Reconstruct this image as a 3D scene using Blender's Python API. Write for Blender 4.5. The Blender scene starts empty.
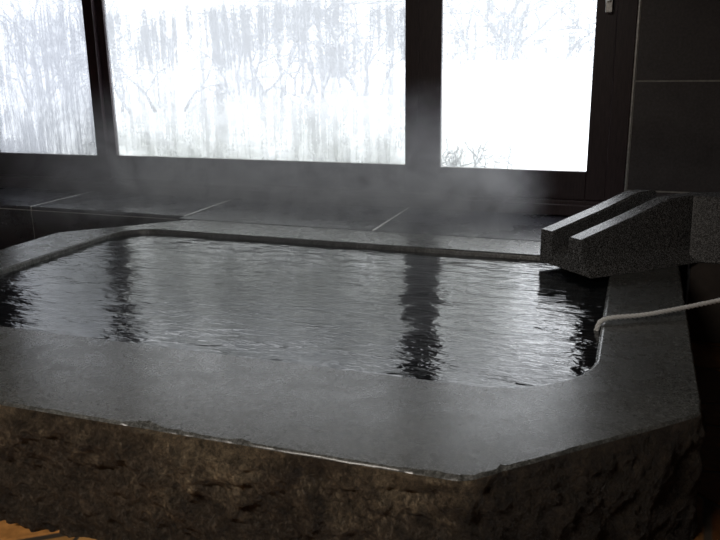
import bpy, bmesh, math, random
from mathutils import Vector, Matrix, noise
random.seed(4)
scene=bpy.context.scene
scene.view_settings.view_transform='Standard'
H=1.42      # camera height above floor
# ---------------------------------------------------------------- helpers
def link(o,parent=None):
    scene.collection.objects.link(o)
    if parent: o.parent=parent
    return o
def empty(name):
    e=bpy.data.objects.new(name,None); return link(e)
def mesh_obj(name,verts,faces,mats=(),parent=None,smooth=False):
    me=bpy.data.meshes.new(name); me.from_pydata(verts,[],faces); me.update()
    for m in mats: me.materials.append(m)
    if smooth:
        for p in me.polygons: p.use_smooth=True
    return link(bpy.data.objects.new(name,me),parent)
def boxes(name,lst,mat,parent=None,bevel=0.0):
    bm=bmesh.new()
    for (x0,x1,y0,y1,z0,z1) in lst:
        vs=[bm.verts.new(p) for p in [(x0,y0,z0),(x1,y0,z0),(x1,y1,z0),(x0,y1,z0),(x0,y0,z1),(x1,y0,z1),(x1,y1,z1),(x0,y1,z1)]]
        for f in [(0,3,2,1),(4,5,6,7),(0,1,5,4),(1,2,6,5),(2,3,7,6),(3,0,4,7)]:
            bm.faces.new([vs[i] for i in f])
    me=bpy.data.meshes.new(name); bm.to_mesh(me); bm.free(); me.materials.append(mat)
    o=link(bpy.data.objects.new(name,me),parent)
    if bevel:
        b=o.modifiers.new('bev','BEVEL'); b.width=bevel; b.segments=2; b.limit_method='ANGLE'
    return o
class NT:
    def __init__(s,name):
        s.m=bpy.data.materials.new(name); s.m.use_nodes=True; s.t=s.m.node_tree; s.t.nodes.clear()
        s.out=s.n('ShaderNodeOutputMaterial')
    def n(s,typ,**kw):
        nd=s.t.nodes.new(typ)
        return nd
    def l(s,a,b): s.t.links.new(a,b)
    def coord(s,scale=(1,1,1)):
        g=s.n('ShaderNodeNewGeometry'); m=s.n('ShaderNodeMapping'); m.inputs['Scale'].default_value=scale
        s.l(g.outputs['Position'],m.inputs['Vector']); return m.outputs['Vector']
    def sep(s):
        g=s.n('ShaderNodeNewGeometry'); x=s.n('ShaderNodeSeparateXYZ'); s.l(g.outputs['Position'],x.inputs[0]); return x.outputs
    def mapr(s,v,a,b,c,d,smooth=False):
        m=s.n('ShaderNodeMapRange'); m.interpolation_type='SMOOTHSTEP' if smooth else 'LINEAR'
        for i,q in enumerate((a,b,c,d)): m.inputs[i+1].default_value=q
        s.l(v,m.inputs[0]); return m.outputs[0]
    def math(s,op,a,b):
        m=s.n('ShaderNodeMath'); m.operation=op
        for i,v in enumerate((a,b)):
            if isinstance(v,(int,float)): m.inputs[i].default_value=v
            else: s.l(v,m.inputs[i])
        return m.outputs[0]
    def noise(s,scale,detail=6,rough=.6,vec=None,dist=0):
        nd=s.n('ShaderNodeTexNoise'); nd.inputs['Scale'].default_value=scale; nd.inputs['Detail'].default_value=detail
        nd.inputs['Roughness'].default_value=rough; nd.inputs['Distortion'].default_value=dist
        s.l(vec or s.coord(),nd.inputs['Vector']); return nd.outputs['Fac']
    def ramp(s,fac,stops):
        r=s.n('ShaderNodeValToRGB'); e=r.color_ramp.elements
        while len(e)<len(stops): e.new(.5)
        for el,(p,c) in zip(e,stops):
            el.position=p; el.color=(c,c,c,1) if isinstance(c,(int,float)) else (*c,1)
        s.l(fac,r.inputs['Fac']); return r.outputs['Color']
    def mix(s,fac,a,b,mode='MIX'):
        m=s.n('ShaderNodeMix'); m.data_type='RGBA'; m.blend_type=mode
        for v,i in ((fac,0),(a,6),(b,7)):
            if isinstance(v,(int,float)): m.inputs[i].default_value=v if i==0 else (v,v,v,1)
            elif isinstance(v,tuple): m.inputs[i].default_value=(*v,1)
            else: s.l(v,m.inputs[i])
        return m.outputs[2]
    def bump(s,h,strength=.3,dist=.01,normal=None):
        b=s.n('ShaderNodeBump'); b.inputs['Strength'].default_value=strength; b.inputs['Distance'].default_value=dist
        s.l(h,b.inputs['Height'])
        if normal: s.l(normal,b.inputs['Normal'])
        return b.outputs['Normal']
    def pbr(s,color,rough=.5,normal=None,metal=0,ior=1.5,spec=None):
        p=s.n('ShaderNodeBsdfPrincipled')
        for v,k in ((color,'Base Color'),(rough,'Roughness')):
            if isinstance(v,tuple): p.inputs[k].default_value=(*v,1)
            elif isinstance(v,(int,float)): p.inputs[k].default_value=v
            else: s.l(v,p.inputs[k])
        p.inputs['Metallic'].default_value=metal; p.inputs['IOR'].default_value=ior
        if spec is not None: p.inputs['Specular IOR Level'].default_value=spec
        if normal: s.l(normal,p.inputs['Normal'])
        s.l(p.outputs[0],s.out.inputs['Surface']); return p
# ---------------------------------------------------------------- materials
def mat_rim():
    t=NT('wet_stone_rim')
    n1=t.noise(1.6,8,.7); n2=t.noise(150,3,.75); n3=t.noise(9,7,.65,dist=.5); n4=t.noise(50,5,.75)
    c=t.ramp(n1,[(.32,(.052,.055,.049)),(.68,(.112,.115,.103))])
    c=t.mix(.4,c,t.ramp(n2,[(.44,.012),(.62,.28)]))
    c=t.mix(.7,c,t.ramp(n4,[(.38,.4),(.62,1.5)]),'MULTIPLY')
    r=t.ramp(n3,[(.3,.22),(.7,.32)])
    t.pbr(c,r,t.bump(n2,.25,.001,t.bump(n3,.10,.003))); return t.m
def mat_rock():
    t=NT('rough_rock_side')
    n1=t.noise(2.8,9,.75); n2=t.noise(20,8,.75); n3=t.noise(80,5,.75)
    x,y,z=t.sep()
    n1=t.math('ADD',n1,t.mapr(z,.08,.40,-.09,.08))  # lit upper rock painted in: colour gets lighter towards the top
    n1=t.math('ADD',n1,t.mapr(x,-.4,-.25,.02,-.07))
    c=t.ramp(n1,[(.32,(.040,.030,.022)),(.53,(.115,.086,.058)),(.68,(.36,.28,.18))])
    c=t.mix(.8,c,t.ramp(n2,[(.36,.25),(.66,1.7)]),'MULTIPLY')
    c=t.mix(.5,c,t.ramp(n3,[(.36,.4),(.64,1.5)]),'MULTIPLY')
    t.pbr(c,.5,t.bump(n3,.8,.008,t.bump(n2,1,.03))); return t.m
def mat_granite():
    t=NT('speckled_granite')
    n=t.noise(190,2,.75); n5=t.noise(50,4,.7)
    c=t.ramp(n,[(.42,.022),(.5,.070),(.60,.26)])
    c=t.mix(.5,c,t.ramp(n5,[(.35,.5),(.65,1.4)]),'MULTIPLY')
    t.pbr(c,.27,t.bump(n,.3,.0015)); return t.m
def mat_tile(name,col,rough):
    t=NT(name); n=t.noise(60,5,.7); n2=t.noise(3,6,.7)
    c=t.mix(.5,t.ramp(n,[(.3,tuple(x*.5 for x in col)),(.7,tuple(x*1.6 for x in col))]),t.ramp(n2,[(.3,tuple(x*.6 for x in col)),(.7,tuple(x*1.4 for x in col))]))
    r=t.ramp(n2,[(.3,rough*.7),(.7,rough*1.3)])
    t.pbr(c,r,t.bump(n,.3,.002)); return t.m
def mat_plain(name,col,rough=.6,nscale=30,b=.2,metal=0,spec=None):
    t=NT(name); n=t.noise(nscale,5,.6)
    c=t.ramp(n,[(.3,tuple(x*.75 for x in col)),(.7,tuple(min(1,x*1.25) for x in col))])
    t.pbr(c,rough,t.bump(n,b,.003),metal,spec=spec); return t.m
def mat_wood():
    t=NT('dark_brown_wood'); n=t.noise(18,6,.6,t.coord((8,8,.6)))
    c=t.ramp(n,[(.3,(.024,.013,.016)),(.7,(.058,.033,.038))])
    t.pbr(c,.4,t.bump(n,.15,.002)); return t.m
def mat_water():
    t=NT('dark_bath_water')
    n1=t.noise(8,3,.5,t.coord((.55,1.5,1)),.9); n2=t.noise(26,3,.5,t.coord((.5,1.3,1)),1.2); n3=t.noise(2.4,2,.5,None,.8)
    b=t.bump(n1,1,.0052); b=t.bump(n2,1,.0018,b); b=t.bump(n3,1,.010,b)
    t.pbr((.006,.008,.010),.006,b,ior=1.55); return t.m
def mat_floor():
    t=NT('crazy_paving_floor')
    v=t.n('ShaderNodeTexVoronoi'); v.feature='DISTANCE_TO_EDGE'; v.inputs['Scale'].default_value=3.2
    v2=t.n('ShaderNodeTexVoronoi'); v2.inputs['Scale'].default_value=3.2
    co=t.coord(); t.l(co,v.inputs['Vector']); t.l(co,v2.inputs['Vector'])
    n=t.noise(25,6,.6)
    sep=t.n('ShaderNodeSeparateColor'); t.l(v2.outputs['Color'],sep.inputs[0])
    cell=t.ramp(sep.outputs[0],[(0,(.16,.07,.025)),(.3,(.46,.21,.06)),(.8,(.50,.27,.09)),(1,(.28,.15,.07))])
    cell=t.mix(.6,cell,t.ramp(n,[(.3,.4),(.7,1.3)]),'MULTIPLY')
    x=t.sep()[0]
    cell=t.mix(t.mapr(x,-1.2,-.4,0,1),cell,t.mix(1,cell,(.42,.36,.34),'MULTIPLY'))
    c=t.mix(t.ramp(v.outputs['Distance'],[(.015,1.),(.03,0.)]),cell,(.05,.04,.03))
    t.pbr(c,.4,t.bump(t.ramp(v.outputs['Distance'],[(.015,0.),(.05,1.)]),.5,.01,t.bump(n,.3,.004))); return t.m
def mat_glass(name,lo,hi,zlo,zhi,col,seed=0,top=1.0):
    # lo..hi = fog coverage between drips / in drips ; zlo,zhi multiplies coverage low / high on the pane
    t=NT(name)
    g=t.n('ShaderNodeNewGeometry'); m0=t.n('ShaderNodeMapping'); m0.inputs['Scale'].default_value=(20,1,1.0); m0.inputs['Location'].default_value=(seed,0,0)
    t.l(g.outputs['Position'],m0.inputs['Vector'])
    s1=t.noise(1.0,8,.78,m0.outputs[0],.35)
    big=t.noise(1.9,6,.7,None,.6); dro=t.noise(60,3,.7)
    f=t.ramp(s1,[(.42,0.),(.56,1.)])
    f=t.mix(.45,f,t.ramp(big,[(.40,0.),(.60,1.)]))
    f=t.mix(.22,f,t.ramp(dro,[(.42,0.),(.58,1.)]))
    f=t.mapr(f,0.1,.9,lo,hi)
    z=t.sep()[2]
    f=t.math('MULTIPLY',f,t.mapr(z,.75,1.5,zlo,zhi))
    f=t.math('MULTIPLY',f,t.mapr(z,1.75,2.1,1,top))
    f=t.math('MINIMUM',f,1.0)
    tr=t.n('ShaderNodeBsdfTransparent'); tl=t.n('ShaderNodeBsdfTranslucent'); tl.inputs[0].default_value=(*col,1)
    mx=t.n('ShaderNodeMixShader'); t.l(f,mx.inputs[0]); t.l(tr.outputs[0],mx.inputs[1]); t.l(tl.outputs[0],mx.inputs[2])
    gl=t.n('ShaderNodeBsdfGlossy'); gl.inputs['Roughness'].default_value=.02
    m2=t.n('ShaderNodeMixShader'); m2.inputs[0].default_value=.03
    t.l(mx.outputs[0],m2.inputs[1]); t.l(gl.outputs[0],m2.inputs[2]); t.l(m2.outputs[0],t.out.inputs['Surface']); return t.m
RIM=mat_rim(); ROCK=mat_rock(); GRAN=mat_granite(); WOOD=mat_wood(); WATER=mat_water(); FLOOR=mat_floor()
LEDGE=mat_tile('slate_ledge_tile',(.016,.017,.026),.28); WTILE=mat_tile('dark_wall_tile',(.085,.077,.080),.4)
GROUT=mat_plain('pale_grout',(.42,.41,.38),.8); LGROUT=mat_plain('white_ledge_grout',(.85,.84,.8),.6); METAL=mat_plain('pale_metal',(.6,.6,.58),.35,50,.05,.6)
PLASTER=mat_plain('dark_plaster',(.05,.045,.04),.9,40); CEIL=mat_plain('ceiling_board',(.09,.07,.055),.8,12)
SNOW=mat_plain('snow',(.78,.80,.84),.9,8,.3); BARK=mat_plain('frosted_bark',(.42,.43,.45),.9,6)
ROPEM=mat_plain('white_rope_fibre',(.9,.89,.85),.8,200)
PIER=mat_plain('dark_rock_pier',(.045,.034,.028),.7,14,.6)
# ---------------------------------------------------------------- room shell
WY=5.18; XL,XR,YF,ZT=-6.6,1.7,-2.2,2.75
WX0,WX1,WZ0,WZ1=-5.27,-.06,.46,2.38
boxes('floor',[(XL-.1,XR+.1,YF-.1,5.4,-.1,0)],FLOOR)
boxes('ceiling',[(XL-.1,XR+.1,YF-.1,5.4,ZT,ZT+.1)],CEIL)
boxes('wall_left',[(XL-.1,XL,YF-.1,5.4,0,ZT)],PLASTER)
boxes('wall_front',[(XL,XR,YF-.1,YF,0,ZT)],PLASTER)
boxes('wall_right',[(XR,XR+.1,YF-.1,5.4,0,ZT)],PLASTER)
wb=boxes('wall_back',[(XL,WX0,WY,5.4,0,ZT),(WX0,WX1,WY,5.4,WZ1,ZT),(WX0,WX1,WY,5.4,0,WZ0),(WX1,XR,WY,5.4,0,ZT)],GROUT)
boxes('wall_grout_back',[(-.045,1.69,WY-.028,WY,.0,2.62)],GROUT,wb)
tl=[]
zs=[.0,.60,1.275,1.95,2.62]; xs=[-.045,.72,1.69]
for i in range(4):
    for j in range(2):
        tl.append((xs[j]+.004,xs[j+1]-.004,WY-.03,WY+.0,zs[i]+.005,zs[i+1]-.005))
boxes('wall_tiles_back',tl,WTILE,wb,.001)
boxes('wall_tiles_left_part',[(XL,WX0-.01,WY-.02,WY,0,ZT-.01)],WTILE,wb)
boxes('tile_edge_strip',[(-.06,-.048,WY-.034,WY,.42,2.7)],METAL,wb)
# ---------------------------------------------------------------- tiled ledge
led=boxes('tiled_window_ledge',[(-6.58,-2.84,4.45,WY-.035,0,.4192),(-2.84,.10,4.36,WY-.035,0,.4192)],LGROUT)
tx=[-6.58,-5.52,-4.16,-2.86,-1.48,-.10,.10]
tl=[]
for a,b in zip(tx[:-1],tx[1:]):
    yf=4.44 if a<-2.9 else 4.352
    tl.append((a+.009,b-.009,yf,WY-.04,.395,.42))
boxes('ledge_tiles',tl,LEDGE,led,.001)
tl=[(a+.006,b-.006,4.437,4.45,.01,.388) for a,b in zip(tx[:-1],tx[1:]) if a<-2.9]
boxes('ledge_front_tiles',tl,LEDGE,led,.002)
boxes('ledge_dark_end',[(.10,1.68,4.36,WY-.035,0,.42)],PIER,led)
# ---------------------------------------------------------------- window
win=empty('window_1')
Z0,Z1=WZ0,WZ1
fr=[(WX0,WX1,WY-.05,WY+.14,Z0-.035,Z0+.06),(WX0,WX1,WY-.05,WY+.14,Z1-.06,Z1),
    (WX0,WX0+.07,WY-.05,WY+.14,Z0+.06,Z1-.06),(WX1-.115,WX1,WY-.05,WY+.14,Z0+.06,Z1-.06)]
boxes('outer_frame',fr,WOOD,win,.004)
boxes('sill_board',[(WX0,WX1,WY-.075,WY-.05,Z0-.035,Z0+.035)],WOOD,win,.004)
gb=H-.715; gt=Z1-.16
def sash(nm,x0,x1,g0,g1,y):
    d=.045
    l=[(x0,g0,y,y+d,Z0+.06,Z1-.06),(g1,x1,y,y+d,Z0+.06,Z1-.06),(g0,g1,y,y+d,Z0+.06,gb),(g0,g1,y,y+d,gt,Z1-.06)]
    boxes(nm,l,WOOD,win,.004)
sash('sash_left',WX0+.07,-4.02,-5.12,-4.11,WY+.0)
sash('sash_middle',-4.05,-1.40,-3.96,-1.535,WY+.05)
sash('sash_right',-1.43,WX1-.115,-1.27,-.30,WY+.0)
G1=mat_glass('steamed_glass_heavy',.72,1.10,1,1,(.190,.195,.21),0,.7)
G2=mat_glass('steamed_glass',.56,1.15,.62,1.0,(.205,.209,.216),3,.3)
G3=mat_glass('clear_glass',.1,.95,.25,1.15,(.22,.225,.23),7,.3)
for nm,x0,x1,y,m in (('pane_left',-5.12,-4.11,WY+.022,G1),('pane_middle',-3.96,-1.535,WY+.072,G2),('pane_right',-1.27,-.30,WY+.022,G3)):
    mesh_obj(nm,[(x0,y,gb),(x1,y,gb),(x1,y,gt),(x0,y,gt)],[(0,1,2,3)],[m],win)
boxes('window_latch',[(-.245,-.205,WY-.062,WY-.05,1.68,1.86),(-.235,-.215,WY-.085,WY-.062,1.74,1.80)],METAL,win,.003)
# ---------------------------------------------------------------- stone bathtub
OX0,OX1,OY0,OY1=-3.34,.24,1.68,4.34; CH=.58
IX0,IX1,IY0,IY1=-3.0,-.08,2.26,4.01
cx,cy=(IX0+IX1)/2,(IY0+IY1)/2
def in_out(x,y):
    if not(OX0<x<OX1 and OY0<y<OY1): return False
    dx=min(x-OX0,OX1-x); dy=min(y-OY0,OY1-y)
    return dx+dy>(.24 if (x>cx and y>cy) else CH)
def in_in(x,y):
    if not(IX0<x<IX1 and IY0<y<IY1): return False
    r=.36 if (x>cx and y<cy) else .24
    dx=r-min(x-IX0,IX1-x); dy=r-min(y-IY0,IY1-y)
    return not(dx>0 and dy>0 and dx*dx+dy*dy>r*r)
def cast(fn,a):
    lo,hi=0,4.5; c,s=math.cos(a),math.sin(a)
    for _ in range(34):
        m=(lo+hi)/2
        if fn(cx+c*m,cy+s*m): lo=m
        else: hi=m
    return Vector((cx+c*lo,cy+s*lo,0))
raw=[cast(in_out,2*math.pi*i/4000) for i in range(4000)]
L=[0]
for i in range(4000): L.append(L[-1]+(raw[(i+1)%4000]-raw[i]).length)
N=1600; ang=[];k=0
for i in range(N):
    t=L[-1]*i/N
    while L[k+1]<t: k+=1
    ang.append(2*math.pi*(k+(t-L[k])/(L[k+1]-L[k]))/4000)
OUT=[cast(in_out,a) for a in ang]; INN=[cast(in_in,a) for a in ang]
# soften the corners of the octagonal outline slightly
for _ in range(24):
    OUT=[(OUT[i-1]+OUT[i]*2+OUT[(i+1)%N])/4 for i in range(N)]
def norms(P,w=4):
    r=[]
    for i in range(N):
        d=P[(i+w)%N]-P[(i-w)%N]; r.append(Vector((d.y,-d.x,0)).normalized())
    return r
NO=norms(OUT); NI=norms(INN,2)
RT=.42
rings=[]
rings.append([(p.x+n.x*-.0,p.y,.06) for p,n in zip(INN,NI)])
rings.append([(p.x,p.y,RT-.012) for p,n in zip(INN,NI)])
rings.append([(p.x+n.x*.004,p.y+n.y*.004,RT-.004) for p,n in zip(INN,NI)])
rings.append([(p.x+n.x*.013,p.y+n.y*.013,RT) for p,n in zip(INN,NI)])
def chip(p,i):
    amp=.8 if (p.y<2.4 and -1.6<p.x<-.25) else .2
    v=noise.fractal(Vector((p.x*9,p.y*9,3)),.8,2.2,4)
    return max(0,v+.05)*.035*amp
for q in (.33,.66):
    rings.append([tuple((a+n*.013).lerp(b,q)+Vector((0,0,RT))) for a,b,n in zip(INN,OUT,NI)])
rings.append([(p.x-n.x*(.008+chip(p,i)),p.y-n.y*(.008+chip(p,i)),RT) for i,(p,n) in enumerate(zip(OUT,NO))])
rings.append([(p.x-n.x*(.001+chip(p,i)*.8),p.y-n.y*(.001+chip(p,i)*.8),RT-.009-chip(p,i)*.4) for i,(p,n) in enumerate(zip(OUT,NO))])
nr0=len(rings)
LV=50
for j in range(1,LV+1):
    u=(j/LV); z=RT-.012-(RT-.012)*u
    ring=[]
    for p,n in zip(OUT,NO):
        q=Vector((p.x,p.y,z))
        k_=max(0,min(1,(-.3-p.x)/.15)); am=.5+.5*k_
        d=noise.fractal(q*3.2,.9,2.1,5)*.030+noise.fractal(q*13,.6,2.1,6)*.022
        cell=noise.noise(Vector((q.x*7,q.y*7,q.z*8)))
        d+=.014*max(0,min(1,(cell+.02)*9))
        d=(d*am+.010)*min(1,u*7)
        d+=(.012*k_-.005)*min(1,u*9)*math.cos(u*1.4)
        if p.y>4.05: d=min(d,0)-.004
        ring.append((p.x+n.x*d,p.y+n.y*d,z))
    rings.append(ring)
verts=[v for r in rings for v in r]; faces=[]
for j in range(len(rings)-1):
    for i in range(N):
        a=j*N+i;b=j*N+(i+1)%N
        faces.append((a,b,b+N,a+N))
faces.append(tuple(reversed(range(N))))
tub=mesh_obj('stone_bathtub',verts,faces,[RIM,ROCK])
bm=bmesh.new(); bm.from_mesh(tub.data); bmesh.ops.recalc_face_normals(bm,faces=bm.faces)
bm.to_mesh(tub.data); bm.free()
for p in tub.data.polygons:
    ringi=p.index//N
    p.use_smooth=not(3<=ringi<6)
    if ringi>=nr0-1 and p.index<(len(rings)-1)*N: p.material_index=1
# water
WZ=RT-.028
mesh_obj('bath_water',[(p.x,p.y,WZ) for p in INN],[tuple(range(N))],[WATER])
# ---------------------------------------------------------------- granite spout
e=Vector((-.320,3.790,0)); d=Vector((1,1,0)).normalized(); s=Vector((1,-1,0)).normalized()
bm=bmesh.new()
hw=.15; gw=.060; B=RT+.001
def section(T,gd,fl):
    T=B+T
    return [(-hw,B),(-hw,T-.008),(-hw+.008,T),(-gw-.01,T),(-gw,T-.01),(-gw,T-gd),(gw,T-gd),(gw,T-.01),(gw+.01,T),(hw-.008,T),(hw,T-.008),(hw+.02,B+.07),(hw+fl,B)]
stations=[(0,.168,.105,.08),(.3,.245,.105,.10),(.55,.318,.11,.10),(.72,.320,.11,.10),(1.0,.320,.11,.10)]
secs=[]
for (u,T,gd,fl) in stations:
    secs.append([bm.verts.new((*(e+d*u+s*w).xy,z)) for (w,z) in section(T,gd,fl)])
K=13
for a,b in zip(secs[:-1],secs[1:]):
    for i in range(K): bm.faces.new([a[i],a[(i+1)%K],b[(i+1)%K],b[i]])
for sec in (secs[0],secs[-1]):
    for idx in ((0,1,2,3,4,5),(0,5,6,12),(12,6,7,8,9,10,11)): bm.faces.new([sec[i] for i in idx])
bmesh.ops.recalc_face_normals(bm,faces=bm.faces)
g=bm.verts[:]+bm.edges[:]+bm.faces[:]
BY=4.31
res=bmesh.ops.bisect_plane(bm,geom=g,plane_co=(0,BY,0),plane_no=(0,1,0),clear_outer=True)
ed=[x for x in res['geom_cut'] if isinstance(x,bmesh.types.BMEdge)]
bmesh.ops.triangle_fill(bm,edges=ed,use_beauty=True)
me=bpy.data.meshes.new('stone_water_spout'); bm.to_mesh(me); bm.free(); me.materials.append(GRAN)
spout=link(bpy.data.objects.new('stone_water_spout',me))
def prism(name,poly,z0,z1,mat,parent=None,bevel=.006,flare=0):
    n=len(poly); v=[(x,y-(flare if y<4.3 else 0),z0) for x,y in poly]+[(x,y,z1) for x,y in poly]
    f=[tuple(reversed(range(n))),tuple(range(n,2*n))]+[(i,(i+1)%n,(i+1)%n+n,i+n) for i in range(n)]
    o=mesh_obj(name,v,f,[mat],parent)
    if bevel:
        b=o.modifiers.new('bev','BEVEL'); b.width=bevel; b.segments=2
    return o
prism('spout_platform',[(.285,4.178),(1.3,4.15),(1.3,BY),(.40,BY)],RT+.001,RT+.3207,GRAN,spout,flare=.09,bevel=.003)
prism('stone_support_pier',[(.30,4.10),(1.3,4.08),(1.3,4.345),(.30,4.345)],0,RT-.001,PIER)
# ---------------------------------------------------------------- rope
rope=empty('white_rope')
P=[Vector((-.10,2.98,.33)),Vector((-.095,2.985,.40)),Vector((-.06,3.0,.437)),Vector((.1,3.09,.444)),Vector((.376,3.28,.472)),Vector((.9,3.6,.55)),Vector((1.7,4.05,.72))]
def cr(P,t):
    n=len(P)-1; i=min(int(t*n),n-1); u=t*n-i
    a=P[max(i-1,0)];b=P[i];c=P[i+1];dd=P[min(i+2,n)]
    return .5*((2*b)+(c-a)*u+(2*a-5*b+4*c-dd)*u*u+(3*b-a-3*c+dd)*u**3)
for k in range(3):
    cu=bpy.data.curves.new('strand','CURVE'); cu.dimensions='3D'; cu.bevel_depth=.0050; cu.bevel_resolution=2
    M_=700; sp=cu.splines.new('POLY'); sp.points.add(M_-1)
    ln=0; prev=cr(P,0)
    for i in range(M_):
        t=i/(M_-1); p=cr(P,t); ln+=(p-prev).length; prev=p
        tg=(cr(P,min(1,t+.002))-cr(P,max(0,t-.002))).normalized()
        a=tg.cross(Vector((0,1,.3))).normalized(); b=tg.cross(a)
        ph=ln/.06*2*math.pi+k*2*math.pi/3
        sp.points[i].co=(*(p+(a*math.cos(ph)+b*math.sin(ph))*.0052),1)
    cu.materials.append(ROPEM)
    link(bpy.data.objects.new('strand_%d'%(k+1),cu),rope)
# ---------------------------------------------------------------- outdoors
GX,GY=70,60
vs=[];fs=[]
for j in range(GY):
    y=5.6+j*.6
    for i in range(GX):
        x=-32+i*.65
        z=-.15+.04*(y-5.6)+noise.fractal(Vector((x*.25,y*.25,1)),1,2,4)*(.1+.05*(y-5.6))+max(0,(y-12))*.28
        vs.append((x,y,z))
for j in range(GY-1):
    for i in range(GX-1):
        a=j*GX+i; fs.append((a,a+1,a+1+GX,a+GX))
mesh_obj('snow_ground',vs,fs,[SNOW],smooth=True)
def thicket(name,x0,x1,y,z0,count,h,r,seed):
    rnd=random.Random(seed)
    cu=bpy.data.curves.new(name,'CURVE'); cu.dimensions='3D'; cu.bevel_depth=1; cu.bevel_resolution=1
    def br(p,dr,ln,rr,dep):
        n=7; sp=cu.splines.new('POLY'); sp.points.add(n-1); pts=[]
        q=p.copy(); dd=dr.copy()
        for i in range(n):
            sp.points[i].co=(*q,1); sp.points[i].radius=rr*(1-.6*i/(n-1)); pts.append((q.copy(),dd.copy()))
            dd=(dd+Vector((rnd.uniform(-1,1),rnd.uniform(-1,1),rnd.uniform(-.6,.5)))*.45).normalized(); q=q+dd*ln/(n-1)
        if dep>0:
            for _ in range(5):
                i=rnd.randint(1,n-1); q,dd=pts[i]
                nd=(dd+Vector((rnd.uniform(-1,1),rnd.uniform(-1,1),rnd.uniform(-.7,.4)))*1.1).normalized()
                br(q,nd,ln*rnd.uniform(.4,.8),rr*.55,dep-1)
    for _ in range(count):
        b=Vector((rnd.uniform(x0,x1),y+rnd.uniform(-.8,.8),z0))
        br(b,Vector((rnd.uniform(-.5,.5),rnd.uniform(-.4,.4),1)).normalized(),h*rnd.uniform(.6,1.1),r,2)
    cu.materials.append(BARK)
    return link(bpy.data.objects.new(name,cu))
thicket('snowy_thicket',-13,-8,13,.5,14,2.4,.03,1)
thicket('snowy_thicket',-8,-3.5,13.5,.8,20,2.2,.028,2)
thicket('snowy_thicket',-3,1.0,14,1.4,22,2.2,.030,3)
thicket('bare_bush',-1.85,-1.25,7.8,.24,16,.32,.008,7)
# ---------------------------------------------------------------- steam
st=NT('steam_vapour')
nz=st.noise(2.6,6,.62,st.coord((1,1,1.0)),2.2)
fac=st.ramp(nz,[(.41,.06),(.62,1.)])
sx=st.sep()
a=st.math('MULTIPLY',st.mapr(sx[2],.6,1.35,1,0,True),st.mapr(sx[2],.42,.62,.4,1,True))
b=st.mapr(sx[1],3.2,4.1,.03,1,True)
c_=st.mapr(sx[0],-.85,-.47,1,.05,True)
c2=st.mapr(sx[0],-4.0,-3.2,.0,1,True)
v=st.math('MULTIPLY',st.math('MULTIPLY',fac,a),st.math('MULTIPLY',b,st.math('MULTIPLY',c_,c2)))
v=st.math('MULTIPLY',v,2.0)
vo=st.n('ShaderNodeVolumeScatter'); vo.inputs['Color'].default_value=(.95,.94,1,1); vo.inputs['Anisotropy'].default_value=.4
st.l(v,vo.inputs['Density']); st.l(vo.outputs[0],st.out.inputs['Volume'])
boxes('steam_cloud',[(-4.0,-.46,2.9,5.05,.4215,1.35)],st.m)
# ---------------------------------------------------------------- lights
w=bpy.data.worlds.new('overcast'); scene.world=w; w.use_nodes=True
bg=w.node_tree.nodes['Background']; bg.inputs[0].default_value=(.93,.96,1,1); bg.inputs[1].default_value=5.0
pl=bpy.data.lights.new('window_portal','AREA'); pl.shape='RECTANGLE'; pl.size=5.2; pl.size_y=1.9; pl.cycles.is_portal=True
po=link(bpy.data.objects.new('window_portal',pl)); po.location=(-2.66,5.45,1.42); po.rotation_euler=(math.radians(-90),0,0)
fill_rig=empty('added_fill_light')  # unseen ceiling fill, added behind the camera to brighten rim and rock
boxes('added_fill_housing',[(-2.3,-.7,-.75,-.35,ZT-.06,ZT)],METAL,fill_rig,.01)
al=bpy.data.lights.new('added_fill_area','AREA'); al.shape='RECTANGLE'; al.size=1.5; al.size_y=.3; al.energy=85; al.color=(1,.92,.83)
ao=link(bpy.data.objects.new('added_fill_area',al),fill_rig); ao.location=(-1.5,-.55,ZT-.07)
# ---------------------------------------------------------------- camera
f=771;psi=math.radians(19.8);th=math.radians(15.2);r=math.radians(0.8)
F=Vector((-math.sin(psi)*math.cos(th),math.cos(psi)*math.cos(th),-math.sin(th)))
R0=Vector((math.cos(psi),math.sin(psi),0));U0=R0.cross(F)
U=U0*math.cos(r)+R0*math.sin(r);R=R0*math.cos(r)-U0*math.sin(r)
cam=bpy.data.cameras.new('camera'); co=link(bpy.data.objects.new('camera',cam))
M=Matrix((R,U,-F)).transposed().to_4x4(); M.translation=Vector((0,0,H)); co.matrix_world=M
cam.sensor_width=36; cam.lens=36*f/720; cam.clip_start=.05
scene.camera=co
